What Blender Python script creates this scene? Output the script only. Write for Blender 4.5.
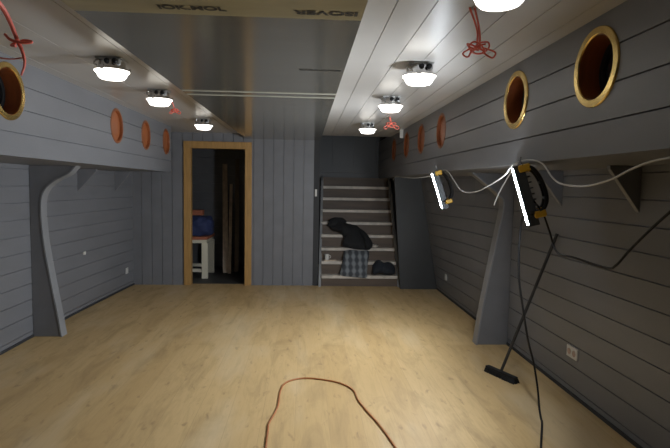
import bpy, bmesh, math, random
from mathutils import Vector, Matrix, noise

SC = bpy.context.scene
COL = SC.collection
for o in list(bpy.data.objects):
    bpy.data.objects.remove(o, do_unlink=True)

# ------------------------------------------------------------------ camera
cam_data = bpy.data.cameras.new('camera')
cam_data.sensor_fit = 'HORIZONTAL'
cam_data.sensor_width = 36.0
cam_data.lens = 36.0 * 511.0 / 670.0
cam_data.clip_start = 0.02
cam = bpy.data.objects.new('camera', cam_data)
COL.objects.link(cam)
_y = Vector((-29 / 511, 38 / 511, -1.0)).normalized()          # where +Y of the room lies in camera axes
_r = math.radians(1.0)
_z = Vector((math.sin(_r), math.cos(_r), 0.0))
_z.z = -(_z.x * _y.x + _z.y * _y.y) / _y.z
_z.normalize()
_x = _y.cross(_z)
M4 = Matrix((_x, _y, _z)).to_4x4()
M4.translation = (0, 0, 1.5)
cam.matrix_world = M4
SC.camera = cam

# ------------------------------------------------------------------ world, exposure, light levels
world = bpy.data.worlds.new('world')
SC.world = world
world.use_nodes = True
world.node_tree.nodes['Background'].inputs[0].default_value = (0.5, 0.55, 0.6, 1)
world.node_tree.nodes['Background'].inputs[1].default_value = 0.01
SC.view_settings.view_transform = 'Standard'
SC.view_settings.look = 'None'
SC.view_settings.gamma = 1.0
SC.view_settings.use_curve_mapping = False
SC.view_settings.exposure = -0.46
LAMP = 6.8          # emission of the bulkhead lamp bowls
LED = 280.0           # emission of the work light panels

# ------------------------------------------------------------------ materials
def mat(name, color, rough=0.6, metal=0.0, spec=0.5, coat=0.0, coat_rough=0.1, emit=None, strength=0.0,
        vary=0.0, vscale=6.0, bump=0.0, bscale=60.0, stretch=(1, 1, 1), color2=None):
    m = bpy.data.materials.new(name)
    m.use_nodes = True
    nt = m.node_tree
    b = nt.nodes['Principled BSDF']
    b.inputs['Base Color'].default_value = (*color, 1)
    b.inputs['Roughness'].default_value = rough
    b.inputs['Metallic'].default_value = metal
    b.inputs['Specular IOR Level'].default_value = spec
    b.inputs['Coat Weight'].default_value = coat
    b.inputs['Coat Roughness'].default_value = coat_rough
    if emit:
        b.inputs['Emission Color'].default_value = (*emit, 1)
        b.inputs['Emission Strength'].default_value = strength
    if vary or bump or color2:
        tc = nt.nodes.new('ShaderNodeTexCoord')
        mp = nt.nodes.new('ShaderNodeMapping')
        mp.inputs['Scale'].default_value = stretch
        nt.links.new(tc.outputs['Object'], mp.inputs['Vector'])
        if vary or color2:
            nz = nt.nodes.new('ShaderNodeTexNoise')
            nz.inputs['Scale'].default_value = vscale
            nz.inputs['Detail'].default_value = 6
            nt.links.new(mp.outputs[0], nz.inputs['Vector'])
            mx = nt.nodes.new('ShaderNodeMix')
            mx.data_type = 'RGBA'
            c2 = color2 or tuple(c * (1 + vary) for c in color)
            c1 = color if color2 else tuple(c * (1 - vary) for c in color)
            mx.inputs['A'].default_value = (*c1, 1)
            mx.inputs['B'].default_value = (*c2, 1)
            rp = nt.nodes.new('ShaderNodeMapRange')
            rp.inputs['From Min'].default_value = 0.3
            rp.inputs['From Max'].default_value = 0.7
            nt.links.new(nz.outputs['Fac'], rp.inputs['Value'])
            nt.links.new(rp.outputs[0], mx.inputs['Factor'])
            nt.links.new(mx.outputs['Result'], b.inputs['Base Color'])
        if bump:
            n2 = nt.nodes.new('ShaderNodeTexNoise')
            n2.inputs['Scale'].default_value = bscale
            n2.inputs['Detail'].default_value = 4
            nt.links.new(mp.outputs[0], n2.inputs['Vector'])
            bp = nt.nodes.new('ShaderNodeBump')
            bp.inputs['Strength'].default_value = bump
            bp.inputs['Distance'].default_value = 0.01
            nt.links.new(n2.outputs['Fac'], bp.inputs['Height'])
            nt.links.new(bp.outputs[0], b.inputs['Normal'])
    return m


def floor_material():
    m = bpy.data.materials.new('pine boards')
    m.use_nodes = True
    nt = m.node_tree
    N, L = nt.nodes, nt.links
    b = N['Principled BSDF']
    tc = N.new('ShaderNodeTexCoord')

    def mapping(scale, rot=(0, 0, 0), loc=(0, 0, 0)):
        mp = N.new('ShaderNodeMapping')
        mp.inputs['Scale'].default_value = scale
        mp.inputs['Rotation'].default_value = rot
        mp.inputs['Location'].default_value = loc
        L.new(tc.outputs['Object'], mp.inputs['Vector'])
        return mp

    def mixc(a, bcol, fac, blend='MIX'):
        mx = N.new('ShaderNodeMix')
        mx.data_type = 'RGBA'
        mx.blend_type = blend
        for key, v in (('A', a), ('B', bcol)):
            if isinstance(v, tuple):
                mx.inputs[key].default_value = (*v, 1)
            else:
                L.new(v, mx.inputs[key])
        if isinstance(fac, float):
            mx.inputs['Factor'].default_value = fac
        else:
            L.new(fac, mx.inputs['Factor'])
        return mx.outputs['Result']

    def rng(sock, a, c, lo=0.0, hi=1.0):
        r = N.new('ShaderNodeMapRange')
        r.inputs['From Min'].default_value = a
        r.inputs['From Max'].default_value = c
        r.inputs['To Min'].default_value = lo
        r.inputs['To Max'].default_value = hi
        L.new(sock, r.inputs['Value'])
        return r.outputs[0]

    def noise_tex(mp, scale, detail=6, rough=0.55, dist=0.0):
        n = N.new('ShaderNodeTexNoise')
        n.inputs['Scale'].default_value = scale
        n.inputs['Detail'].default_value = detail
        n.inputs['Roughness'].default_value = rough
        n.inputs['Distortion'].default_value = dist
        L.new(mp.outputs[0], n.inputs['Vector'])
        return n.outputs['Fac']

    br = N.new('ShaderNodeTexBrick')
    br.offset = 0.37
    br.offset_frequency = 2
    br.squash = 1.0
    br.inputs['Scale'].default_value = 1.0
    br.inputs['Brick Width'].default_value = 4.2
    br.inputs['Row Height'].default_value = 0.215
    br.inputs['Mortar Size'].default_value = 0.0022
    br.inputs['Mortar Smooth'].default_value = 0.3
    br.inputs['Color1'].default_value = (0.0, 0.0, 0.0, 1)
    br.inputs['Color2'].default_value = (1, 1, 1, 1)
    br.inputs['Mortar'].default_value = (0.5, 0.5, 0.5, 1)
    mpb = mapping((1, 1, 1), (0, 0, math.radians(90)), (0.55, 0.05, 0))
    L.new(mpb.outputs[0], br.inputs['Vector'])
    tone = mixc((0.49, 0.327, 0.148), (0.565, 0.393, 0.190), br.outputs['Color'])
    grain = noise_tex(mapping((9, 0.7, 1)), 5, 8, 0.6, 1.2)
    c = mixc(tone, (0.36, 0.235, 0.10), rng(grain, 0.46, 0.76, 0.0, 0.42))
    # knots, smudges and worn patches lying along the boards
    smear = noise_tex(mapping((2.2, 0.55, 1), (0, 0, 0.25)), 2.6, 7, 0.62, 0.8)
    c = mixc(c, (0.28, 0.19, 0.09), rng(smear, 0.48, 0.74, 0.0, 0.62))
    knots = noise_tex(mapping((7, 2.6, 1)), 2.4, 3, 0.5, 0.4)
    c = mixc(c, (0.22, 0.13, 0.06), rng(knots, 0.62, 0.74, 0.0, 0.6))
    pale = noise_tex(mapping((1.4, 0.35, 1), (0, 0, 0), (3, 1, 0)), 1.6, 3)
    c = mixc(c, (0.62, 0.49, 0.31), rng(pale, 0.52, 0.68, 0.0, 0.5))
    c = mixc(c, (0.30, 0.20, 0.10), rng(br.outputs['Fac'], 0.0, 1.0, 0.0, 0.3))
    L.new(c, b.inputs['Base Color'])
    L.new(rng(smear, 0.3, 0.7, 0.38, 0.56), b.inputs['Roughness'])
    b.inputs['Specular IOR Level'].default_value = 0.45
    bp = N.new('ShaderNodeBump')
    bp.inputs['Strength'].default_value = 0.12
    bp.inputs['Distance'].default_value = 0.004
    L.new(grain, bp.inputs['Height'])
    L.new(bp.outputs[0], b.inputs['Normal'])
    return m


def plaid_material():
    m = bpy.data.materials.new('grey plaid cloth')
    m.use_nodes = True
    nt = m.node_tree
    N, L = nt.nodes, nt.links
    b = N['Principled BSDF']
    b.inputs['Roughness'].default_value = 0.9
    tc = N.new('ShaderNodeTexCoord')
    facs = []
    for ax in ('X', 'Z'):
        w = N.new('ShaderNodeTexWave')
        w.bands_direction = ax
        w.inputs['Scale'].default_value = 3.2
        w.inputs['Distortion'].default_value = 0.3
        L.new(tc.outputs['Object'], w.inputs['Vector'])
        facs.append(w.outputs['Fac'])
    ad = N.new('ShaderNodeMath')
    ad.operation = 'MULTIPLY_ADD'
    ad.inputs[1].default_value = 0.55
    L.new(facs[1], ad.inputs[0])
    L.new(facs[0], ad.inputs[2])
    cr = N.new('ShaderNodeValToRGB')
    cr.color_ramp.interpolation = 'EASE'
    cr.color_ramp.elements[0].position = 0.2
    cr.color_ramp.elements[0].color = (0.055, 0.06, 0.068, 1)
    cr.color_ramp.elements[1].position = 0.85
    cr.color_ramp.elements[1].color = (0.21, 0.225, 0.235, 1)
    hf = N.new('ShaderNodeMath')
    hf.operation = 'MULTIPLY'
    hf.inputs[1].default_value = 0.62
    L.new(ad.outputs[0], hf.inputs[0])
    L.new(hf.outputs[0], cr.inputs[0])
    L.new(cr.outputs[0], b.inputs['Base Color'])
    return m


MAT = {}
MAT['grey'] = mat('grey painted boards', (0.170, 0.171, 0.182), 0.42, spec=0.45, vary=0.07, vscale=5, stretch=(1, 0.3, 1), bump=0.05, bscale=90)
MAT['darkgrey'] = mat('even dark grey', (0.038, 0.039, 0.040), 0.5, vary=0.08, vscale=5)  # darker grey for stairwell back, right panel and store room floor
MAT['white'] = mat('white glossy ceiling boards', (0.46, 0.44, 0.415), 0.36, spec=0.5, coat=0.25, coat_rough=0.22, vary=0.03, vscale=4)
MAT['floor'] = floor_material()
MAT['dark'] = mat('dark gap strip', (0.03, 0.03, 0.032), 0.7)
MAT['oak'] = mat('oak door frame', (0.38, 0.215, 0.07), 0.45, vary=0.18, vscale=5, stretch=(9, 9, 0.8))
MAT['tread'] = mat('worn stair tread', (0.56, 0.50, 0.43), 0.55, vary=0.25, vscale=7)
MAT['riser'] = mat('brown riser board', (0.095, 0.066, 0.046), 0.6, vary=0.25, vscale=4, stretch=(0.4, 1, 3))
MAT['rib'] = mat('grey flange with lit edge tone', (0.235, 0.238, 0.248), 0.4, vary=0.06)  # paler than the web: light on the rib edge put into the colour
MAT['stringer'] = mat('light grey stringer paint', (0.26, 0.26, 0.26), 0.5, vary=0.15)
MAT['brass'] = mat('polished brass', (0.72, 0.51, 0.18), 0.25, metal=1.0, vary=0.08, vscale=12)
MAT['liner'] = mat('varnished brown wood', (0.20, 0.055, 0.016), 0.3, vary=0.2, vscale=6, stretch=(1, 1, 6), coat=0.3)
MAT['copper'] = mat('orange brown wooden ring', (0.22, 0.075, 0.028), 0.4, vary=0.15, vscale=8)
MAT['liner_lit'] = mat('orange brown wood with lamplit tone', (0.27, 0.085, 0.030), 0.4, vary=0.2, vscale=6, stretch=(1, 1, 6))  # lamplight on the far liners put into a brighter wood colour
MAT['glass'] = mat('dark porthole glass', (0.012, 0.012, 0.014), 0.06, spec=0.6)
MAT['chrome'] = mat('brushed silver metal', (0.62, 0.62, 0.62), 0.25, metal=1.0)
MAT['silver'] = mat('grey cast housing', (0.45, 0.45, 0.44), 0.35, metal=0.6)
MAT['black'] = mat('black plastic', (0.010, 0.010, 0.011), 0.5, spec=0.3)
MAT['rubber'] = mat('black rubber', (0.010, 0.010, 0.0105), 0.6, spec=0.25)
MAT['body'] = mat('dark blue grey housing', (0.045, 0.052, 0.062), 0.45)
MAT['yellow'] = mat('yellow plastic', (0.62, 0.36, 0.02), 0.45)
MAT['lampbowl'] = mat('lit lamp bowl', (0.9, 0.9, 0.88), 0.4, emit=(1.0, 0.95, 0.86), strength=LAMP)
MAT['led'] = mat('lit led panel', (0.9, 0.9, 0.9), 0.4, emit=(0.86, 0.93, 1.0), strength=LED)
MAT['red'] = mat('red cord', (0.80, 0.17, 0.12), 0.5)
MAT['whitecord'] = mat('white cord', (0.42, 0.41, 0.39), 0.5)
MAT['browncord'] = mat('orange brown cord', (0.33, 0.12, 0.035), 0.5)
MAT['plastic'] = mat('white plastic', (0.62, 0.61, 0.58), 0.4)
MAT['socket'] = mat('dull reddish socket', (0.45, 0.33, 0.28), 0.5)  # reddish tone of the double socket
MAT['jacket'] = mat('black fabric', (0.010, 0.010, 0.011), 0.85, bump=0.4, bscale=40)
MAT['plaid'] = plaid_material()
MAT['navy'] = mat('dark navy fabric', (0.012, 0.015, 0.021), 0.8, bump=0.4, bscale=30)
MAT['blue'] = mat('blue fabric', (0.022, 0.032, 0.095), 0.8, bump=0.4, bscale=30)
MAT['rust'] = mat('red brown box', (0.32, 0.10, 0.05), 0.6)
MAT['plank'] = mat('pale timber', (0.60, 0.49, 0.38), 0.6, vary=0.2, vscale=4, stretch=(6, 6, 0.6))
MAT['plankdark'] = mat('weathered timber', (0.17, 0.13, 0.09), 0.6, vary=0.2, vscale=4, stretch=(6, 6, 0.6))
MAT['cream'] = mat('cream paint', (0.62, 0.57, 0.45), 0.5)
MAT['rag'] = mat('pale rag', (0.55, 0.50, 0.44), 0.9, vary=0.15)
MAT['handle'] = mat('dark broom handle', (0.03, 0.028, 0.026), 0.5, spec=0.3)
MAT['ink'] = mat('black print', (0.012, 0.011, 0.010), 0.5)
MAT['film'] = mat('shiny clear film over wool', (0.46, 0.445, 0.39), 0.17, metal=0.8, spec=0.9, vary=0.06, vscale=3,
                  bump=0.10, bscale=2.2, stretch=(0.25, 3.0, 1))
MAT['wrap'] = mat('matt yellowish sheet', (0.27, 0.225, 0.125), 0.32, spec=0.5, vary=0.15, vscale=4, stretch=(0.6, 3, 1))
MAT['tape'] = mat('pale film fold', (0.40, 0.385, 0.32), 0.3, spec=0.6)


# ------------------------------------------------------------------ mesh helpers
def obj(name, bm, m, parent=None, smooth=False, bevel=0.0):
    bmesh.ops.recalc_face_normals(bm, faces=bm.faces)
    me = bpy.data.meshes.new(name)
    bm.to_mesh(me)
    bm.free()
    me.materials.append(m)
    if smooth:
        for p in me.polygons:
            p.use_smooth = True
        me.set_sharp_from_angle(angle=math.radians(40))
    o = bpy.data.objects.new(name, me)
    COL.objects.link(o)
    if parent:
        o.parent = parent
    if bevel:
        md = o.modifiers.new('edge', 'BEVEL')
        md.width = bevel
        md.segments = 2
        md.limit_method = 'ANGLE'
    return o


def empty(name, loc=(0, 0, 0), matrix=None):
    o = bpy.data.objects.new(name, None)
    o.empty_display_size = 0.05
    COL.objects.link(o)
    if matrix is not None:
        o.matrix_world = matrix
    else:
        o.location = loc
    return o


def tag(o, label, cat, group=None, kind=None):
    o['label'] = label
    o['category'] = cat
    if group:
        o['group'] = group
    if kind:
        o['kind'] = kind
    return o


def struct(o, label=None, cat=None):
    o['kind'] = 'structure'
    if label:
        o['label'] = label
        o['category'] = cat
    return o


def box(bm, c, s, rot=None):
    g = bmesh.ops.create_cube(bm, size=1.0)
    M = Matrix.Translation(c)
    if rot is not None:
        M = M @ rot
    bmesh.ops.transform(bm, matrix=M @ Matrix.Diagonal((*s, 1)), verts=g['verts'])
    return bm


def B():
    return bmesh.new()


def span(bm, a, b):
    return box(bm, [(a[i] + b[i]) / 2 for i in range(3)], [abs(b[i] - a[i]) for i in range(3)])


def bar(bm, p, q, w, h, up=Vector((0, 0, 1))):
    p, q = Vector(p), Vector(q)
    d = (q - p)
    L = d.length
    d.normalize()
    s = d.cross(up)
    if s.length < 1e-4:
        s = d.cross(Vector((1, 0, 0)))
    s.normalize()
    u = s.cross(d)
    R = Matrix((s, d, u)).transposed().to_4x4()
    return box(bm, (p + q) / 2, (w, L, h), R)


def prism(bm, pts2, to3, a, b):
    """polygon pts2 extruded between the depths a and b; to3(p, depth) gives the point"""
    f = [bm.verts.new(to3(p, a)) for p in pts2]
    g = [bm.verts.new(to3(p, b)) for p in pts2]
    bm.faces.new(f)
    bm.faces.new(g[::-1])
    n = len(pts2)
    for i in range(n):
        bm.faces.new((f[i], g[i], g[(i + 1) % n], f[(i + 1) % n]))
    return bm


def lathe(bm, prof, n=32, M=Matrix.Identity(4)):
    """closed or axis-ended profile of (r, z) turned about z"""
    rings = []
    for r, z in prof:
        if r < 1e-5:
            rings.append([bm.verts.new(M @ Vector((0, 0, z)))])
        else:
            rings.append([bm.verts.new(M @ Vector((r * math.cos(2 * math.pi * k / n), r * math.sin(2 * math.pi * k / n), z))) for k in range(n)])
    for a, b in zip(rings[:-1], rings[1:]):
        for k in range(n):
            k2 = (k + 1) % n
            if len(a) == 1 and len(b) == 1:
                continue
            if len(a) == 1:
                bm.faces.new((a[0], b[k], b[k2]))
            elif len(b) == 1:
                bm.faces.new((a[k], b[0], a[k2]))
            else:
                bm.faces.new((a[k], b[k], b[k2], a[k2]))
    return bm


def smooth_path(pts, sub=6):
    P = [Vector(p) for p in pts]
    if len(P) < 3:
        return P
    out = []
    for i in range(len(P) - 1):
        p0 = P[i - 1] if i else P[0] * 2 - P[1]
        p1, p2 = P[i], P[i + 1]
        p3 = P[i + 2] if i + 2 < len(P) else P[-1] * 2 - P[-2]
        for k in range(sub):
            t = k / sub
            out.append(0.5 * ((2 * p1) + (p2 - p0) * t + (2 * p0 - 5 * p1 + 4 * p2 - p3) * t * t + (3 * p1 - p0 - 3 * p2 + p3) * t ** 3))
    out.append(P[-1])
    return out


def tube(bm, pts, r, n=8, sub=6):
    P = smooth_path(pts, sub) if sub else [Vector(p) for p in pts]
    R = r if callable(r) else (lambda t: r)
    rings = []
    prev = None
    for i, p in enumerate(P):
        d = (P[min(i + 1, len(P) - 1)] - P[max(i - 1, 0)]).normalized()
        if prev is None:
            s = d.cross(Vector((0, 0, 1)))
            if s.length < 1e-3:
                s = d.cross(Vector((1, 0, 0)))
        else:
            s = prev - d * prev.dot(d)
        s.normalize()
        prev = s
        u = d.cross(s)
        rr = R(i / (len(P) - 1))
        rings.append([bm.verts.new(p + (s * math.cos(2 * math.pi * k / n) + u * math.sin(2 * math.pi * k / n)) * rr) for k in range(n)])
    for a, b in zip(rings[:-1], rings[1:]):
        for k in range(n):
            bm.faces.new((a[k], b[k], b[(k + 1) % n], a[(k + 1) % n]))
    bm.faces.new(rings[0][::-1])
    bm.faces.new(rings[-1])
    return bm


def boarded(bm, fn, u0, u1, v0, v1, cuts, nu=1, gw=0.008, gd=0.011, thick=0.06):
    """a closed slab of boards: fn(u, v, depth) gives the point; a groove runs along u at every v in cuts"""
    vs = [(v0, 0.0)]
    for c in sorted(cuts):
        if v0 + gw < c < v1 - gw:
            vs += [(c - gw / 2, 0.0), (c - gw / 2 + 0.0015, gd), (c + gw / 2 - 0.0015, gd), (c + gw / 2, 0.0)]
    vs.append((v1, 0.0))
    us = [u0 + (u1 - u0) * i / nu for i in range(nu + 1)]
    F = [[bm.verts.new(fn(u, v, d)) for v, d in vs] for u in us]
    K = [[bm.verts.new(fn(u, v, thick)) for v in (v0, v1)] for u in us]
    for i in range(nu):
        for j in range(len(vs) - 1):
            bm.faces.new((F[i][j], F[i + 1][j], F[i + 1][j + 1], F[i][j + 1]))
        bm.faces.new((K[i][0], K[i][1], K[i + 1][1], K[i + 1][0]))
        bm.faces.new((F[i][0], K[i][0], K[i + 1][0], F[i + 1][0]))
        bm.faces.new((F[i][-1], F[i + 1][-1], K[i + 1][1], K[i][1]))
    bm.faces.new([F[0][j] for j in range(len(vs))] + [K[0][1], K[0][0]])
    bm.faces.new([F[-1][j] for j in range(len(vs))][::-1] + [K[-1][0], K[-1][1]])
    return bm


def frange(a, b, s):
    out = []
    while a < b:
        out.append(a)
        a += s
    return out


def copy_thing(root, loc):
    r = root.copy()
    COL.objects.link(r)
    r.location = loc
    for ch in list(root.children):
        c = ch.copy()
        COL.objects.link(c)
        c.parent = r
        for g in list(ch.children):
            d = g.copy()
            COL.objects.link(d)
            d.parent = c
    return r


# ------------------------------------------------------------------ room shell
YB = 7.64            # face of the far bulkhead
YR = -1.8            # rear end of the room
ZL = 1.652           # underside of the bulwark ledges
ZC = 2.25            # board ceilings
bm = B()
span(bm, (-3.0, YR, -0.06), (2.6, 9.75, 0.0))
struct(obj('floor', bm, MAT['floor']))

XL, XR = -2.62, 1.97
wall_cuts = frange(0.06, 1.7, 0.155)


def fl(u, v, d):
    return Vector((XL + 0.09 * max(0.0, (u - 5.2) / 2.4) ** 1.5 - d, u, v))


def fr(u, v, d):
    t = min(1.0, max(0.0, (u - 5.6) / 1.8))
    t = t * t * (3 - 2 * t)
    return Vector((XR - 0.30 * t * v / 1.65 + d, u, v))


struct(obj('wall_left', boarded(B(), fl, YR, YB + 0.02, 0.0, 1.70, wall_cuts, nu=24), MAT['grey']))
struct(obj('wall_right', boarded(B(), fr, YR, 7.5, 0.0, 1.70, wall_cuts, nu=28), MAT['grey']))

# dark joint where the side walls meet the floor
bm = B()
pts = [(fl(u, 0, -0.012), fl(u, 0, 0.02)) for u in frange(YR, YB, 0.4)] + [(fl(YB, 0, -0.012), fl(YB, 0, 0.02))]
for (a, b_), (c, d_) in zip(pts[:-1], pts[1:]):
    prism(bm, [(a.x, a.y), (b_.x, b_.y), (d_.x, d_.y), (c.x, c.y)], lambda p, z: (p[0], p[1], z), 0.0, 0.022)
struct(obj('baseboard_left', bm, MAT['dark']))
bm = B()
span(bm, (XR - 0.012, YR, 0), (XR + 0.02, 7.42, 0.022))
struct(obj('baseboard_right', bm, MAT['dark']))

# bulwarks: upper walls that lean in above a ledge, pierced by portholes
BUL_CUTS = (1.795, 1.945, 2.095)
PR = 0.155           # radius of the holes


def ful(u, v, d):
    return Vector((-1.79 - d, u, v))


def fur(u, v, d):
    return Vector((1.25 + d, u, v))


def porthole_matrix(side, y, z=2.035):
    if side < 0:
        p = ful(y, z, 0)
        n = Vector((1, 0, 0))
    else:
        p = fur(y, z, 0)
        n = Vector((-1, 0, 0))
    yv = Vector((0, 1, 0))
    M = Matrix((yv.cross(n), yv, n)).transposed().to_4x4()      # local z looks into the room
    M.translation = p
    return M


def bulwark(name, fn, side, y1, ys, thick):
    bm = boarded(B(), fn, YR, y1, ZL, ZC + 0.03, BUL_CUTS, nu=1, thick=thick)
    o = obj(name, bm, MAT['grey'])
    cut = B()
    for y in ys:
        M = porthole_matrix(side, y)
        lathe(cut, [(0, -0.9), (PR, -0.9), (PR, 0.3), (0, 0.3)], 48, M)
    c = obj('cutter', cut, MAT['grey'])
    md = o.modifiers.new('holes', 'BOOLEAN')
    md.operation = 'DIFFERENCE'
    md.solver = 'EXACT'
    md.object = c
    dg = bpy.context.evaluated_depsgraph_get()
    me = bpy.data.meshes.new_from_object(o.evaluated_get(dg))
    o.modifiers.clear()
    o.data = me
    bpy.data.objects.remove(c, do_unlink=True)
    return struct(o)


LEFT_Y = (3.22, 4.99, 5.87, 6.70)
RIGHT_Y = (2.195, 3.043, 4.75, 5.583, 6.40, 7.31)
bulwark('wall_left_upper', ful, -1, 6.93, LEFT_Y, 0.84)
bulwark('wall_right_upper', fur, 1, 8.95, RIGHT_Y, 0.75)

# far bulkhead of upright boards with the doorway
DX0, DX1, DZ = -1.79, -0.80, 2.125         # outer edges of the door frame


def fb(u, v, d):
    return Vector((v, YB + d, u))


cuts = frange(-2.70, 0.2, 0.148)
bm = B()
boarded(bm, fb, 0, 2.34, -2.75, DX0 + 0.02, cuts, thick=0.08)
boarded(bm, fb, 0, 2.34, DX1 - 0.02, 0.115, cuts, thick=0.08)
boarded(bm, fb, DZ - 0.02, 2.34, DX0 + 0.02, DX1 - 0.02, cuts, thick=0.08)
struct(obj('wall_back', bm, MAT['grey']))

door = empty('door_1', ((DX0 + DX1) / 2, YB, 0))
struct(door)
w = 0.10
for a, b_ in (((DX0, -0.022, 0), (DX0 + w, 0.10, DZ)), ((DX1 - w, -0.022, 0), (DX1, 0.10, DZ))):
    bm = B()
    cx = (DX0 + DX1) / 2
    span(bm, (a[0] - cx, a[1], a[2]), (b_[0] - cx, b_[1], b_[2]))
    obj('jamb', bm, MAT['oak'], door, bevel=0.004)
bm = B()
span(bm, (DX0 + w - cx, -0.022, DZ - w), (DX1 - w - cx, 0.10, DZ))
obj('frame_head', bm, MAT['oak'], door, bevel=0.004)

# edge post where the bulkhead stops beside the stairs
bm = B()
span(bm, (0.116, YB + 0.006, 0), (0.200, YB + 0.10, 2.34))
struct(obj('trim_1', bm, MAT['dark']))

# bulkhead panel to the right of the stairs
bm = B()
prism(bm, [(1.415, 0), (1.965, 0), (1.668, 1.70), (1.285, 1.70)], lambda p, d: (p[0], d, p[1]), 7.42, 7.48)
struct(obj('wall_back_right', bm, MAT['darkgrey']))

# stairwell
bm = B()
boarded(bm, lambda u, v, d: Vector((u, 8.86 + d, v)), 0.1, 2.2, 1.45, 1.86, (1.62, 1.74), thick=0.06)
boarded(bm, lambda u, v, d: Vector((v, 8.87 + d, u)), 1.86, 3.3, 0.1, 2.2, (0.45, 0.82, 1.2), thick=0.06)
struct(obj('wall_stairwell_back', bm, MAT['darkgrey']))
bm = B()
span(bm, (0.10, YB + 0.081, 0), (0.18, 9.75, 3.3))
struct(obj('wall_stairwell_left', bm, MAT['grey']))
bm = B()
span(bm, (1.50, 7.485, 0), (1.56, 8.86, ZL - 0.002))
struct(obj('wall_stairwell_right', bm, MAT['grey']))

# dark store room behind the doorway
bm = B()
boarded(bm, lambda u, v, d: Vector((u, 9.35 + d, v)), -2.9, 0.1, 0.0, 2.3, frange(0.12, 2.3, 0.155), thick=0.06)
struct(obj('wall_storeroom_back', bm, MAT['grey']))
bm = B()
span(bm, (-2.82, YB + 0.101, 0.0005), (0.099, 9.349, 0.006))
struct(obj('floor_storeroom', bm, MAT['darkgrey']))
bm = B()
span(bm, (-2.9, YB + 0.081, 0), (-2.82, 9.35, 2.3))
struct(obj('wall_storeroom_left', bm, MAT['grey']))
bm = B()
span(bm, (-2.9, YB + 0.081, 2.3), (0.10, 9.4, 2.34))
struct(obj('ceiling_storeroom', bm, MAT['grey']))

# rear wall of the room
bm = B()
boarded(bm, lambda u, v, d: Vector((v, YR - d, u)), 0, 2.34, -2.75, 2.2, frange(-2.7, 2.2, 0.148), thick=0.08)
struct(obj('wall_rear', bm, MAT['grey']))

# board ceilings left and right, film ceiling between them
bm = boarded(B(), lambda u, v, d: Vector((v, u, ZC + d)), YR, YB, -2.7, -0.85, (-1.70, -1.38, -1.06, -0.965), thick=0.06, gw=0.0045)
struct(obj('ceiling_left', bm, MAT['white']))
bm = boarded(B(), lambda u, v, d: Vector((v, u, ZC + d)), YR, YB, 0.19, 2.2, (0.36, 0.52, 0.68, 0.84, 1.0, 1.16), thick=0.06, gw=0.0045)
struct(obj('ceiling_right', bm, MAT['white']))

FX0, FX1 = -0.878, 0.205


def film_z(y):
    return 2.176 - 0.0060 * (YB - y)


film = B()
ny, nx = 190, 8
grid = []
for i in range(ny + 1):
    y = YR + (YB - 0.002 - YR) * i / ny
    row = []
    for j in range(nx + 1):
        x = FX0 + (FX1 - FX0) * j / nx
        z = film_z(y) + 0.0009 * noise.noise(Vector((x * 0.5, y * 2.0, 3.1)))
        row.append(film.verts.new((x, y, z)))
    grid.append(row)
for i in range(ny):
    for j in range(nx):
        film.faces.new((grid[i][j], grid[i][j + 1], grid[i + 1][j + 1], grid[i + 1][j]))
ring = [grid[0][j] for j in range(nx + 1)] + [grid[i][nx] for i in range(1, ny + 1)] + [grid[ny][j] for j in range(nx - 1, -1, -1)] + [grid[i][0] for i in range(ny - 1, 0, -1)]
topv = [film.verts.new((v.co.x, v.co.y, 2.248)) for v in ring]
for k in range(len(ring)):
    k2 = (k + 1) % len(ring)
    film.faces.new((ring[k], ring[k2], topv[k2], topv[k]))
film.faces.new(topv)
film_o = struct(obj('ceiling_center', film, MAT['film'], smooth=True))
film_o.data.materials.append(MAT['wrap'])
for p in film_o.data.polygons:
    if p.center.y < 2.01:
        p.material_index = 1

for y in (3.68, 3.84):
    bm = B()
    span(bm, (FX0 + 0.002, y - 0.008, film_z(y) - 0.004), (FX1 - 0.002, y + 0.008, film_z(y) + 0.006))
    obj('film_fold', bm, MAT['tape'], film_o)


def lettering(txt, x, y, width, height, flip):
    cu = bpy.data.curves.new('lettering', 'FONT')
    cu.body = txt
    cu.align_x = 'CENTER'
    cu.align_y = 'CENTER'
    cu.size = 1.0
    cu.extrude = 0.0
    cu.offset = 0.035
    t = bpy.data.objects.new('lettering', cu)
    COL.objects.link(t)
    bpy.context.view_layer.update()
    d = t.dimensions
    t.scale = (width / max(d.x, 0.01), height / max(d.y, 0.01), 1)
    t.rotation_euler = (math.pi, 0, math.pi if flip else 0)
    t.location = (x, y, film_z(y) - 0.0022)
    cu.materials.append(MAT['ink'])
    t.parent = film_o


lettering('IOK.MOL', -0.425, 1.945, 0.245, 0.046, False)
lettering('ISOVER', 0.068, 1.945, 0.24, 0.046, True)
lettering('ISOVER', 0.068, 2.91, 0.24, 0.034, True)

# ------------------------------------------------------------------ staircase
NT = 8
st = empty('staircase', (0.83, 7.62, 0))
tag(st, 'steep grey wooden stairs with worn pale treads climbing beside the bulkhead', 'stairs')


def tread_pos(k):
    return 7.60 + 0.15 * k, 0.164 + 0.192 * k


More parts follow.
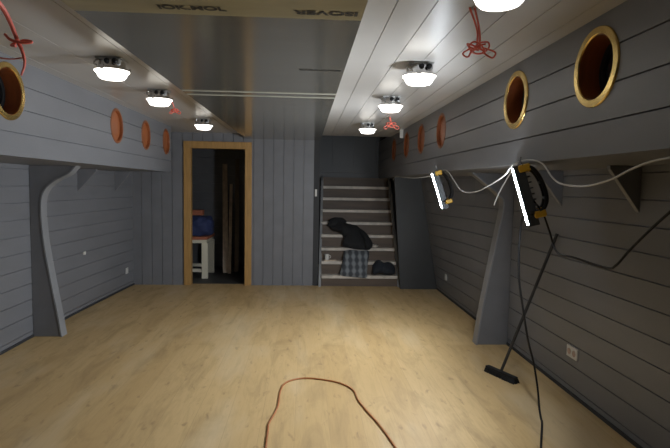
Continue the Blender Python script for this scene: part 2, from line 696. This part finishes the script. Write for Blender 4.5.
for k in range(NT):
    y, z = tread_pos(k)
    bm = B()
    span(bm, (0.25 - 0.83, y - 7.62, z - 0.045), (1.405 - 0.83, y + 0.21 - 7.62, z))
    obj('tread', bm, MAT['tread'], st, bevel=0.004)
    bm = B()
    span(bm, (0.25 - 0.83, y + 0.135 - 7.62, z), (1.405 - 0.83, y + 0.149 - 7.62, z + 0.147))
    obj('riser', bm, MAT['riser'], st)
for x0, x1, sk in ((0.203, 0.243, 0.045), (1.405, 1.445, 0.0)):
    bm = B()
    prism(bm, [(-0.06, 0), (0.14, 0), (1.22, 1.38), (1.22, 1.68), (1.07, 1.60)], lambda p, d: (d + sk * (p[0] + 0.06) - 0.83, p[0], p[1]), x0, x1)
    obj('stringer', bm, MAT['stringer'], st, bevel=0.004)
bm = B()
span(bm, (0.25 - 0.83, -0.005, 0.0), (1.405 - 0.83, 0.01, 0.118))
obj('riser', bm, MAT['riser'], st)

# ------------------------------------------------------------------ hull frame ribs
def rib(name, prof, xw, y, t, label):
    root = empty(name, (xw, y, 0))
    sg = 1 if prof[0][0] > xw else -1                      # side on which the rib stands off the wall
    poly = [(p[0] - 0.004 * sg, p[1]) for p in prof]
    poly += [(xw, prof[-1][1]), (xw, prof[0][1])]
    bm = B()
    prism(bm, [(p[0] - xw, p[1]) for p in poly], lambda p, d: (p[0], d, p[1]), 0.012, t - 0.012)
    obj('web', bm, MAT['grey'], root, bevel=0.004)
    P = [Vector((p[0] - xw, p[1])) for p in prof]
    inner = []
    for k, p in enumerate(P):
        d = (P[min(k + 1, len(P) - 1)] - P[max(k - 1, 0)]).normalized()
        n = Vector((d.y, -d.x)) * sg                       # away from the wall
        inner.append(p - n * 0.014)
    inner[0].y = 0.0
    inner[-1].y = ZL
    bm = B()
    for a, b_, c, d in zip(P[:-1], P[1:], inner[1:], inner[:-1]):
        prism(bm, [a, b_, c, d], lambda p, h: (p[0], h, p[1]), 0.0, t)
    bmesh.ops.remove_doubles(bm, verts=bm.verts, dist=1e-5)
    seen = {}
    for f in list(bm.faces):                               # drop the walls between neighbouring segments
        key = frozenset(v for v in f.verts)
        seen.setdefault(key, []).append(f)
    kill = [f for fs in seen.values() if len(fs) > 1 for f in fs]
    bmesh.ops.delete(bm, geom=kill, context='FACES_ONLY')
    obj('flange', bm, MAT['rib'], root)  # strip added along the edge to carry its lit tone
    return tag(root, label, 'frame rib', 'curved hull frame ribs')


def curve2(pts, sub=5):
    return [(v.x, v.z) for v in smooth_path([(p[0], 0, p[1]) for p in pts], sub)]


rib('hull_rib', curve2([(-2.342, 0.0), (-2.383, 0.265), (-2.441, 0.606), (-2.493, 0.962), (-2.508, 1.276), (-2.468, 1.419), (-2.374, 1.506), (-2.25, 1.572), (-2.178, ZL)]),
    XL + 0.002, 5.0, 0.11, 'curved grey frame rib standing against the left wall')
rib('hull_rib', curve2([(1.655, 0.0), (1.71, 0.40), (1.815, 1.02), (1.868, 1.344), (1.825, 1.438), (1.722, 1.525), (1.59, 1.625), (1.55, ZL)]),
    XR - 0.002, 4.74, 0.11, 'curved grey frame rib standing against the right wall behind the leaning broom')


def gusset(xw, xi, y, zlow, label):
    bm = B()
    prism(bm, [(0, zlow), (0, ZL), (xi - xw, ZL), (xi - xw, ZL - 0.02)], lambda p, d: (p[0], d, p[1]), 0, 0.035)
    o = obj('ledge_bracket', bm, MAT['grey'], bevel=0.004)
    o.location = (xw, y, 0)
    return tag(o, label, 'bracket', 'brackets under the ledges')


gusset(XR, 1.775, 2.91, 1.375, 'dark triangular bracket under the right ledge, nearest one, in front of the nearer work light')
gusset(XR, 1.775, 3.83, 1.375, 'dark triangular bracket under the right ledge, behind the nearer work light')
gusset(XL, -2.39, 6.0, 1.375, 'grey triangular bracket under the left ledge, first one beyond the curved rib')
gusset(XL + 0.06, -2.36, 7.03, 1.385, 'grey triangular bracket under the left ledge, second one beyond the curved rib')

# ------------------------------------------------------------------ portholes
def make_porthole(ringm, linerm, depth):
    t = empty('porthole')
    bm = lathe(B(), [(0.136, 0.0005), (0.137, 0.007), (0.140, 0.010), (0.168, 0.009), (0.171, 0.006), (0.172, 0.0005), (0.136, 0.0005)], 56)
    obj('ring', bm, MAT[ringm], t, smooth=True)
    bm = lathe(B(), [(0.135, 0.004), (0.1355, -0.26), (0.1545, -0.26), (0.1545, 0.0), (0.135, 0.004)], 48)
    obj('liner', bm, MAT[linerm], t, smooth=True)
    bm = lathe(B(), [(0.104, -depth), (0.106, 0.008 - depth), (0.120, 0.012 - depth), (0.1345, 0.008 - depth), (0.1345, -0.010 - depth), (0.104, -0.010 - depth), (0.104, -depth)], 48)
    obj('inner_rim', bm, MAT['black'], t, smooth=True)
    bm = lathe(B(), [(0, -depth - 0.004), (0.107, -depth - 0.004), (0.107, -depth - 0.012), (0, -depth - 0.012)], 40)
    obj('glass', bm, MAT['glass'], t, smooth=True)
    return t


porthole = make_porthole('brass', 'liner', 0.10)


def make_shallow_porthole():
    t = empty('porthole')
    bm = lathe(B(), [(0.140, 0.0005), (0.141, 0.004), (0.143, 0.006), (0.160, 0.005), (0.163, 0.003), (0.164, 0.0005), (0.140, 0.0005)], 56)
    obj('ring', bm, MAT['copper'], t, smooth=True)
    bm = lathe(B(), [(0.1395, 0.002), (0.1395, -0.05), (0.1545, -0.05), (0.1545, 0.0), (0.1395, 0.002)], 48)
    obj('liner', bm, MAT['liner_lit'], t, smooth=True)
    bm = lathe(B(), [(0, -0.022), (0.139, -0.022), (0.139, -0.04), (0, -0.04)], 40)  # shallow disc added so the lined hole looks evenly lit
    obj('added_disc', bm, MAT['liner_lit'], t, smooth=True)
    return t


plain_porthole = make_shallow_porthole()
PL = {
    (-1, 3.22): 'brass ringed porthole in the left bulwark under the dangling knotted red cord',
    (-1, 4.99): 'orange brown porthole in the left bulwark below the nearest left ceiling lamp, first of three',
    (-1, 5.87): 'orange brown porthole in the left bulwark, middle one of the three towards the doorway',
    (-1, 6.70): 'orange brown porthole in the left bulwark, closest to the oak door frame',
    (1, 2.195): 'large brass ringed porthole in the right bulwark, the nearest and biggest one',
    (1, 3.043): 'brass ringed porthole in the right bulwark just above the nearer work light',
    (1, 4.75): 'orange brown porthole in the right bulwark just above the farther work light',
    (1, 5.583): 'orange brown porthole in the right bulwark, next one beyond the farther work light',
    (1, 6.40): 'orange brown porthole in the right bulwark with a white tag hanging at its top',
    (1, 7.31): 'dim reddish porthole in the right bulwark past the white tag, farthest one',
}
used = set()
for (side, y), lab in PL.items():
    src = porthole if 'brass' in lab else plain_porthole
    p = copy_thing(src, (0, 0, 0)) if src in used else src
    used.add(src)
    p.matrix_world = porthole_matrix(side, y)
    tag(p, lab, 'porthole', 'portholes in the bulwarks')

# ------------------------------------------------------------------ ceiling lamps
def make_lamp():
    t = empty('ceiling_lamp')                               # origin on the ceiling, lamp hangs below
    bm = B()
    span(bm, (-0.085, -0.075, -0.012), (0.085, 0.075, 0.0))
    obj('base_plate', bm, MAT['silver'], t, bevel=0.004)
    bm = B()
    span(bm, (-0.030, -0.080, -0.050), (0.075, 0.05, -0.012))
    jb = obj('junction_box', bm, MAT['silver'], t, bevel=0.006)
    for x in (-0.003, 0.048):
        bm = B()
        M = Matrix.Translation((x, -0.080, -0.030)) @ Matrix.Rotation(math.pi / 2, 4, 'X')
        lathe(bm, [(0, 0.0), (0.018, 0.0), (0.018, 0.012), (0.013, 0.022), (0, 0.022)], 16, M)
        obj('cable_gland', bm, MAT['black'], jb, smooth=True)
    bm = lathe(B(), [(0, -0.012), (0.078, -0.012), (0.086, -0.03), (0.090, -0.062), (0.114, -0.070), (0.116, -0.082), (0.114, -0.082), (0.1135, -0.079), (0, -0.079)], 40)
    obj('housing', bm, MAT['chrome'], t, smooth=True)
    bm = lathe(B(), [(0, -0.0805), (0.113, -0.0805), (0.112, -0.086), (0.103, -0.091), (0.096, -0.105), (0.088, -0.121), (0.078, -0.131), (0.060, -0.135), (0, -0.136)], 40)
    obj('diffuser', bm, MAT['lampbowl'], t, smooth=True)
    for a in (0.3, 0.3 + 2.09, 0.3 + 4.19):
        bm = B()
        R = Matrix.Rotation(a, 4, 'Z')
        box(bm, R @ Vector((0.112, 0, -0.072)), (0.012, 0.024, 0.030), R)
        obj('clip', bm, MAT['chrome'], t, bevel=0.002)
    bm = tube(B(), [(-0.06, -0.05, -0.012), (-0.085, -0.06, -0.022), (-0.09, -0.075, -0.045), (-0.07, -0.085, -0.06)], 0.006, 8)
    obj('bracket', bm, MAT['chrome'], t, smooth=True)
    return t


lamp = make_lamp()
LAMPS = [
    ((0.655, 1.77, ZC), 'lit bulkhead lamp on the right ceiling, nearest one, cut by the top frame edge'),
    ((0.68, 3.14, ZC), 'lit bulkhead lamp on the right ceiling, second of the row, behind the red cord bundle'),
    ((0.695, 4.29, ZC), 'lit bulkhead lamp on the right ceiling, third of the row'),
    ((0.715, 6.05, ZC), 'lit bulkhead lamp on the right ceiling, last of the row, above the stairs'),
    ((-1.19, 3.25, ZC), 'lit bulkhead lamp on the left ceiling, nearest and largest of the row'),
    ((-1.195, 4.28, ZC), 'lit bulkhead lamp on the left ceiling, middle of the row, beside a small red cord'),
    ((-1.19, 6.05, ZC), 'lit bulkhead lamp on the left ceiling above the oak door frame'),
]
for i, (loc, lab) in enumerate(LAMPS):
    l = lamp if i == 0 else copy_thing(lamp, loc)
    l.location = loc
    l.scale = (0.9, 0.9, 0.9)
    tag(l, lab, 'ceiling lamp', 'bulkhead lamps on the ceilings')

# ------------------------------------------------------------------ red cords
def red_bundle(loc, drop, s, label, two=True, top=1.0):
    t = empty('red_cord', loc)
    bm = B()
    tube(bm, [(-0.022 * top, -0.03 * top, 0.0), (-0.012, -0.01, -drop * 0.5), (0.0, 0.01, -drop), (0.01 * s, 0, -drop - 0.02 * s)], 0.0045, 8)
    if two:
        tube(bm, [(-0.016 * top, -0.03 * top, 0.0), (-0.002, -0.01, -drop * 0.5), (0.008, 0.01, -drop), (-0.02 * s, 0, -drop - 0.025 * s)], 0.0045, 8)
    obj('strand', bm, MAT['red'], t, smooth=True)
    bm = B()
    rnd = random.Random(4)
    pts = []
    for k in range(20):
        a = k * 0.9
        pts.append((math.cos(a) * 0.055 * s * rnd.uniform(0.5, 1.1), math.sin(a) * 0.03 * s, -drop - 0.02 * s + math.sin(a * 1.3 + 1) * 0.022 * s))
    tube(bm, pts, 0.004, 8)
    tube(bm, [(-0.04 * s, 0, -drop - 0.025 * s), (-0.075 * s, 0.0, -drop - 0.05 * s), (-0.05 * s, 0, -drop - 0.066 * s), (-0.03 * s, 0, -drop - 0.03 * s)], 0.004, 8)
    tube(bm, [(0.03 * s, 0, -drop - 0.02 * s), (0.085 * s, 0.0, -drop - 0.04 * s), (0.07 * s, 0, -drop - 0.066 * s), (0.02 * s, 0, -drop - 0.04 * s)], 0.004, 8)
    obj('coil', bm, MAT['red'], t, smooth=True)
    return tag(t, label, 'cord', 'red cords dangling from the ceiling')


red_bundle((0.745, 2.25, ZC), 0.115, 0.9, 'red cord bundle dangling from the right ceiling between the two nearest lamps', top=3.5)
red_bundle((0.90, 5.5, ZC), 0.06, 1.0, 'small red cord bundle on the right ceiling by the farthest right lamp')
red_bundle((-1.185, 4.72, ZC), 0.085, 0.6, 'small red cord loop on the left ceiling beside the middle left lamp', two=False)
t = empty('red_cord', (-1.235, 2.3, ZC))
bm = tube(B(), [(-0.03, -0.15, 0.0), (-0.02, -0.05, -0.05), (0.0, 0.0, -0.15), (0.020, 0.0, -0.20), (0.028, 0.0, -0.25), (0.012, 0.0, -0.30)], lambda u: 0.011 - 0.007 * u, 8)
obj('strand', bm, MAT['red'], t, smooth=True)
bm = tube(B(), [(-0.05, 0, -0.13), (-0.02, -0.012, -0.155), (0.03, -0.01, -0.165), (0.06, 0, -0.158), (0.02, 0.012, -0.150), (-0.03, 0.012, -0.17), (0.0, -0.012, -0.18)], 0.006, 8)
obj('knot', bm, MAT['red'], t, smooth=True)
bm = tube(B(), [(0.02, 0, -0.225), (-0.03, 0.0, -0.232), (-0.10, 0, -0.225), (-0.16, 0.02, -0.205)], 0.003, 8)
obj('loose_end', bm, MAT['red'], t, smooth=True)
tag(t, 'thick knotted red cord dangling by the nearest left porthole at the frame corner', 'cord', 'red cords dangling from the ceiling')

bm = B()
box(bm, (0, 0, -0.055), (0.045, 0.012, 0.11))
tube(bm, [(0, 0, 0), (0.002, 0, -0.01), (0, 0, -0.02)], 0.004, 6)
o = obj('paper_tag', bm, MAT['plastic'])
o.location = (1.225, 6.62, ZC)
tag(o, 'small white tag hanging from the right ceiling edge at a far porthole', 'tag')

# ------------------------------------------------------------------ work lights
def work_light(center, yaw, tilt, label, H=0.39, W=0.26):
    # local +x is the lit side, y runs along the width, z is up the face
    n = Vector((-math.cos(yaw), math.sin(yaw), 0))
    d = Vector((math.sin(yaw), math.cos(yaw), 0))
    R = Matrix((n, -d, Vector((0, 0, 1)))).transposed().to_4x4()
    M = Matrix.Translation(center) @ R @ Matrix.Rotation(tilt, 4, 'Y')
    t = empty('work_light', matrix=M)
    bm = B()
    span(bm, (-0.060, -W / 2, -H / 2), (-0.004, W / 2, H / 2))
    for k in range(9):
        z = -H / 2 + 0.04 + k * (H - 0.08) / 8
        span(bm, (-0.078, -W / 2 + 0.03, z - 0.004), (-0.058, W / 2 - 0.03, z + 0.004))
    obj('housing', bm, MAT['body'], t, bevel=0.005)
    bm = B()
    span(bm, (-0.006, -W / 2 + 0.012, -H / 2 + 0.012), (0.004, W / 2 - 0.012, H / 2 - 0.012))
    obj('led_panel', bm, MAT['led'], t)
    bm = B()
    for y in (-W / 2 - 0.012, W / 2 + 0.012):
        tube(bm, [(-0.03, y, -H * 0.30), (-0.09, y, -H * 0.28), (-0.125, y, -H * 0.12), (-0.125, y, H * 0.15), (-0.10, y, H * 0.38), (-0.05, y, H * 0.47)], 0.011, 8)
    for z, x in ((-H * 0.12, -0.125), (H * 0.15, -0.125)):
        tube(bm, [(x, -W / 2 - 0.012, z), (x, W / 2 + 0.012, z)], 0.010, 8, sub=0)
    obj('stand_frame', bm, MAT['black'], t, smooth=True)
    for y in (-W / 2 - 0.006, W / 2 + 0.006):
        for z, x in ((-H * 0.33, -0.075), (H * 0.43, -0.060)):
            bm = B()
            box(bm, (x, y, z), (0.062, 0.034, 0.040))
            obj('corner_guard', bm, MAT['yellow'], t, bevel=0.008)
    bm = tube(B(), [(-0.05, 0, H * 0.45), (-0.05, 0, H * 0.5 + 0.02), (-0.06, 0, H * 0.5 + 0.045)], 0.006, 8)
    obj('hook', bm, MAT['chrome'], t, smooth=True)
    return tag(t, label, 'work light', 'work lights on the right ledge')


work_light((1.205, 2.82, 1.460), math.radians(22.4), math.radians(17), 'lit slim work light hanging under the right ledge, the nearer and larger one', H=0.34, W=0.23)
work_light((1.195, 4.62, 1.475), math.radians(14), math.radians(18), 'lit slim work light hanging under the right ledge, the farther one beyond the rib', H=0.35, W=0.23)

# ------------------------------------------------------------------ cables
bm = tube(B(), [(1.235, 7.25, 1.60), (1.235, 7.0, 1.655), (1.235, 6.648, 1.639), (1.225, 5.721, 1.611), (1.225, 5.022, 1.620), (1.238, 4.62, 1.664), (1.235, 4.412, 1.644), (1.225, 4.161, 1.554), (1.225, 3.963, 1.482), (1.225, 3.652, 1.478), (1.225, 3.354, 1.528),
                (1.225, 3.103, 1.589), (1.225, 2.986, 1.646), (1.235, 2.822, 1.667), (1.235, 2.634, 1.640), (1.225, 2.495, 1.566), (1.225, 2.392, 1.531), (1.225, 2.188, 1.521), (1.225, 2.005, 1.546), (1.225, 1.880, 1.582), (1.225, 1.769, 1.607), (1.235, 1.670, 1.619), (1.24, 1.5, 1.648)], 0.0045, 8)
o = obj('power_cable', bm, MAT['whitecord'], smooth=True)
tag(o, 'long white cable looping along the edge of the right ledge past both work lights', 'cable')
bm = tube(B(), [(1.40, 3.37, ZL), (1.40, 3.46, 1.607), (1.40, 3.54, 1.552), (1.40, 3.645, 1.473), (1.40, 3.735, 1.383)], 0.0045, 8)
o = obj('power_cable', bm, MAT['whitecord'], smooth=True)
tag(o, 'short loose white cable end dangling between the nearer work light and the right rib', 'cable')
bm = tube(B(), [(1.31, 2.88, 1.44), (1.345, 2.83, 1.37), (1.350, 2.755, 1.280), (1.350, 2.653, 1.170), (1.350, 2.468, 1.164), (1.350, 2.20, 1.157), (1.350, 2.13, 1.18), (1.350, 2.041, 1.258), (1.350, 1.925, 1.351), (1.350, 1.822, 1.427), (1.35, 1.6, 1.58), (1.33, 1.5, ZL)], 0.0055, 8)
o = obj('power_cable', bm, MAT['rubber'], smooth=True)
tag(o, 'black cable sagging from behind the nearer work light across the right wall', 'cable')
bm = tube(B(), [(1.31, 2.93, 1.42), (1.38, 3.15, 1.36), (1.425, 3.30, 1.27), (1.419, 3.30, 1.10), (1.428, 3.30, 0.90), (1.465, 3.30, 0.70), (1.508, 3.30, 0.49), (1.555, 3.30, 0.33), (1.590, 3.30, 0.16), (1.595, 3.27, 0.03), (1.56, 3.17, 0.008), (1.529, 3.088, 0.008), (1.388, 2.803, 0.008), (1.22, 2.45, 0.008), (1.05, 2.0, 0.008)], 0.0068, 8)
o = obj('power_cable', bm, MAT['rubber'], smooth=True)
tag(o, 'black cable dropping from the nearer work light to the floor and running forward', 'cable')
bm = tube(B(), [(-0.20, 2.3, 0.007), (-0.209, 2.841, 0.007), (-0.213, 3.058, 0.007), (-0.213, 3.137, 0.007), (-0.172, 3.37, 0.007), (-0.168, 3.621, 0.007), (-0.146, 3.77, 0.007), (-0.088, 3.849, 0.007), (0.004, 3.889, 0.007),
                (0.128, 3.867, 0.007), (0.279, 3.785, 0.007), (0.366, 3.65, 0.007), (0.385, 3.474, 0.007), (0.422, 3.313, 0.007), (0.484, 3.083, 0.007), (0.533, 2.823, 0.007), (0.62, 2.3, 0.007)], 0.0065, 8)
o = obj('extension_cord', bm, MAT['browncord'], smooth=True)
tag(o, 'orange brown cord lying in a loop on the pine floor', 'cord')

# ------------------------------------------------------------------ broom
ba, bb = Vector((1.515, 4.05, 0)), Vector((1.643, 3.77, 0))
bc = (ba + bb) / 2
ax = (bb - ba).normalized()
t = empty('broom', bc)
top = Vector((1.945, 3.835, 1.165)) - bc
bm = tube(B(), [(0, 0, 0.050), top], 0.0115, 10, sub=0)
obj('handle', bm, MAT['handle'], t, smooth=True)
bm = bar(B(), -ax * 0.155 + Vector((0, 0, 0.042)), ax * 0.155 + Vector((0, 0, 0.042)), 0.042, 0.020)
obj('head', bm, MAT['black'], t, bevel=0.006)
bm = B()
rnd = random.Random(2)
side = Vector((-ax.y, ax.x, 0))
for k in range(31):
    for j in range(4):
        p = ax * (-0.148 + 0.296 * k / 30) + side * (-0.02 + 0.0133 * j)
        q = p * 1.05 + side * (-0.02 + 0.0133 * j) * 0.4 + Vector((rnd.uniform(-.004, .004), rnd.uniform(-.004, .004), 0))
        bar(bm, q + Vector((0, 0, 0.0)), p + Vector((0, 0, 0.034)), 0.009, 0.009)
obj('bristles', bm, MAT['rubber'], t)
tag(t, 'black push broom leaning with its handle on the right wall', 'broom')

# ------------------------------------------------------------------ sockets and switch
def outlet(name, loc, nx, w, h, label, holes=1, group='wall outlets'):
    t = empty(name, loc)
    bm = B()
    box(bm, (nx * 0.006, 0, 0), (0.012, w, h))
    obj('faceplate', bm, MAT['plastic'], t, bevel=0.003)
    for k in range(holes):
        y = 0 if holes == 1 else (-0.034 + 0.068 * k)
        M = Matrix.Translation((nx * 0.0115, y, 0)) @ Matrix.Rotation(nx * math.pi / 2, 4, 'Y')
        bm = lathe(B(), [(0.023, 0.0), (0.023, 0.003), (0.019, 0.003), (0.017, 0.0008), (0, 0.0008), (0, 0), (0.023, 0.0)], 24, M)
        obj('socket', bm, MAT['socket'] if holes == 2 else MAT['plastic'], t, smooth=True)
    return tag(t, label, 'outlet', group)


outlet('wall_outlet', (XR, 3.56, 0.318), -1, 0.145, 0.085, 'white double socket low on the right wall, nearest the camera', 2)
outlet('wall_outlet', (fr(6.82, 0.29, 0).x + 0.002, 6.82, 0.292), -1, 0.085, 0.085, 'small white socket low on the right wall beyond the rib')
outlet('wall_outlet', (fl(7.40, 0.25, 0).x, 7.38, 0.25), 1, 0.085, 0.085, 'small white socket low on the left wall near the far corner')
outlet('wall_outlet', (fl(6.13, 0.668, 0).x, 6.13, 0.668), 1, 0.06, 0.035, 'tiny pale plate halfway up the left wall between rib and corner')
t = empty('light_switch', (0.150, YB + 0.006, 1.40))
bm = B()
box(bm, (0, -0.008, 0), (0.030, 0.016, 0.105))
obj('faceplate', bm, MAT['plastic'], t, bevel=0.003)
bm = B()
box(bm, (0, -0.018, 0.02), (0.02, 0.005, 0.035))
obj('rocker', bm, MAT['plastic'], t, bevel=0.002)
tag(t, 'narrow white switch on the dark bulkhead edge post beside the stairs', 'switch')

# ------------------------------------------------------------------ clothes and things on the stairs
def slope_y(z):
    return 7.60 + (z - 0.164) * 0.15 / 0.192      # line through the tread noses


def heap(bm, outline, thick, seed, base=0.01, rings=9, fold=0.035):
    """a soft heap lying on the slope of the stairs; outline given in (x, z)"""
    pts = [(v.x, v.z) for v in smooth_path([(p[0], 0, p[1]) for p in outline + [outline[0]]], 5)][:-1]
    cx = sum(p[0] for p in pts) / len(pts)
    cz = sum(p[1] for p in pts) / len(pts)
    nrm = Vector((0, -0.79, 0.61))

    def at(p, r, h):
        x, z = cx + (p[0] - cx) * r, cz + (p[1] - cz) * r
        q = Vector((x, slope_y(z), z)) + nrm * (base + h)
        if h:
            q += nrm * fold * noise.noise(Vector((x * 9 + seed, z * 6, seed))) + Vector((1, 0, 0)) * 0.015 * noise.noise(Vector((x * 14, z * 14, seed + 5)))
        return q
    top = []
    for i in range(rings, 0, -1):
        r = i / rings
        h = thick * max(0.0, 1 - r ** 3) ** 0.5 + (0.004 if i < rings else 0)
        top.append([bm.verts.new(at(p, r, h if i < rings else 0.0)) for p in pts])
    c = bm.verts.new(at((cx, cz), 0, thick))
    n = len(pts)
    for a, b_ in zip(top[:-1], top[1:]):
        for k in range(n):
            bm.faces.new((a[k], a[(k + 1) % n], b_[(k + 1) % n], b_[k]))
    for k in range(n):
        bm.faces.new((top[-1][k], top[-1][(k + 1) % n], c))
    bm.faces.new(top[0][::-1])
    return bm


jk = empty('jacket', (0, 0, 0))
nrm = Vector((0, -0.79, 0.61))


def on_slope(x, z, h):
    return Vector((x, slope_y(z), z)) + nrm * h


bm = heap(B(), [(0.37, 0.86), (0.44, 0.93), (0.56, 0.945), (0.66, 0.90), (0.82, 0.86), (0.95, 0.76), (1.02, 0.62), (1.01, 0.525), (0.88, 0.52), (0.72, 0.535), (0.58, 0.58), (0.60, 0.68), (0.55, 0.77), (0.44, 0.80)], 0.075, 1.3, fold=0.03)
obj('jacket_body', bm, MAT['jacket'], jk, smooth=True)
bm = heap(B(), [(0.34, 0.84), (0.40, 0.95), (0.55, 0.97), (0.66, 0.91), (0.52, 0.85)], 0.022, 6.0, base=0.05, fold=0.045)
obj('sleeve', bm, MAT['jacket'], jk, smooth=True)
bm = heap(B(), [(0.80, 0.82), (0.93, 0.76), (1.04, 0.62), (1.03, 0.525), (0.94, 0.52), (0.90, 0.64)], 0.05, 2.6, base=0.06)
obj('sleeve', bm, MAT['jacket'], jk, smooth=True)
tag(jk, 'black jacket lying in a heap across the middle steps of the stairs', 'jacket')

bm = heap(B(), [(0.60, 0.50), (0.72, 0.515), (0.86, 0.505), (0.985, 0.50), (0.97, 0.36), (0.94, 0.22), (0.925, 0.135), (0.75, 0.14), (0.54, 0.165), (0.545, 0.25), (0.575, 0.38)], 0.075, 4.1, fold=0.02)
o = obj('plaid_cloth', bm, MAT['plaid'], smooth=True)
tag(o, 'folded grey plaid cloth over the lowest steps below the black jacket', 'cloth')
bm = heap(B(), [(1.03, 0.30), (1.10, 0.37), (1.20, 0.335), (1.30, 0.35), (1.37, 0.29), (1.36, 0.19), (1.25, 0.175), (1.14, 0.20), (1.03, 0.18)], 0.05, 8.2)
o = obj('cloth_bundle', bm, MAT['navy'], smooth=True)
tag(o, 'dark navy cloth bundle on the lowest steps beside the plaid cloth', 'bundle')

y3, z3 = tread_pos(1)
t = empty('cup', (0.335, y3 + 0.06, z3 + 0.016))
bm = lathe(B(), [(0, 0.0), (0.028, 0.0), (0.033, 0.02), (0.037, 0.085), (0.034, 0.085), (0.030, 0.022), (0, 0.008)], 24)
obj('cup_body', bm, MAT['plastic'], t, smooth=True)
bm = tube(B(), [(0.034, 0, 0.068), (0.055, 0, 0.062), (0.056, 0, 0.035), (0.033, 0, 0.024)], 0.005, 8)
obj('handle', bm, MAT['plastic'], t, smooth=True)
tag(t, 'small white cup on the second step at the left end of the stairs', 'cup')
bm = B()
box(bm, (0, 0, 0.008), (0.19, 0.09, 0.016), Matrix.Rotation(0.12, 4, 'Z'))
o = obj('wood_offcut', bm, MAT['plank'], bevel=0.002)
o.location = (0.385, y3 + 0.062, z3)
tag(o, 'thin brown board offcut under the white cup on the second step', 'board')
y4, z4 = tread_pos(2)
bm = B()
bmesh.ops.create_icosphere(bm, subdivisions=3, radius=1.0)
for v in bm.verts:
    k = 1 + 0.35 * noise.noise(v.co * 2.1)
    v.co = Vector((v.co.x * 0.065 * k, v.co.y * 0.05 * k, max(0.0, (v.co.z * 0.5 + 0.45) * 0.05 * k)))
o = obj('rag', bm, MAT['rag'], smooth=True)
o.location = (1.08, y4 + 0.06, z4)
tag(o, 'crumpled pale rag on the third step right of the black jacket', 'rag')

# ------------------------------------------------------------------ things in the store room
wb = empty('workbench', (-1.85, 8.45, 0.006))
bm = B()
span(bm, (-0.45, -0.34, 0.62), (0.305, 0.34, 0.665))
obj('bench_top', bm, MAT['rust'], wb, bevel=0.004)
bm = B()
span(bm, (-0.42, -0.31, 0.565), (0.29, 0.31, 0.62))
obj('apron', bm, MAT['cream'], wb)
for x in (-0.38, 0.235):
    for y in (-0.29, 0.27):
        bm = B()
        span(bm, (x - 0.02, y - 0.03, 0), (x + 0.075, y + 0.03, 0.565))
        obj('leg', bm, MAT['cream'], wb, bevel=0.004)
for y in (-0.275, 0.27):
    bm = B()
    span(bm, (-0.33, y - 0.015, 0.10), (0.235, y + 0.015, 0.15))
    obj('stretcher', bm, MAT['cream'], wb)
tag(wb, 'cream legged workbench with a red brown top seen through the doorway', 'workbench')
bm = B()
bmesh.ops.create_icosphere(bm, subdivisions=4, radius=1.0)
for v in bm.verts:
    d = v.co.copy()
    p = 4.0
    k = (abs(d.x) ** p + abs(d.y) ** p + abs(d.z) ** p) ** (-1 / p) * (1 + 0.16 * noise.noise(d * 3))
    v.co = Vector((d.x * k * 0.235, d.y * k * 0.24, max(0, d.z * k * 0.16 + 0.15)))
o = obj('fabric_bundle', bm, MAT['blue'], smooth=True)
o.location = (-1.745, 8.42, 0.671)
tag(o, 'blue cloth bundle on the workbench through the doorway', 'bundle')
t = empty('toolbox', (-1.79, 8.45, 0.995))
bm = B()
span(bm, (-0.12, -0.08, 0.0), (0.12, 0.08, 0.06))
obj('box_body', bm, MAT['rust'], t, bevel=0.006)
bm = B()
span(bm, (-0.122, -0.082, 0.06), (0.122, 0.082, 0.085))
obj('lid', bm, MAT['rust'], t, bevel=0.006)
tag(t, 'small red brown box on top of the blue cloth bundle', 'box')

for (x0, y0, x1, z1, w_, m_, lab) in (
        (-1.335, 8.62, -1.46, 1.86, 0.085, 'plank', 'tall weathered board leaning on the store room wall, left of the pale batten'),
        (-1.26, 8.55, -1.345, 1.50, 0.05, 'plank', 'pale narrow batten leaning on the store room wall'),
        (-1.17, 8.75, -1.235, 1.95, 0.07, 'plankdark', 'dark tall board leaning on the store room wall, right of the pale batten')):
    bm = B()
    L = math.sqrt((x1 - x0) ** 2 + (9.30 - y0) ** 2 + z1 ** 2)
    bar(bm, (0, 0, 0.012), (x1 - x0, 9.325 - y0, z1), w_, 0.025)
    o = obj('leaning_board', bm, MAT[m_])
    o.location = (x0, y0, 0.006)
    tag(o, lab, 'board', 'boards leaning in the store room')
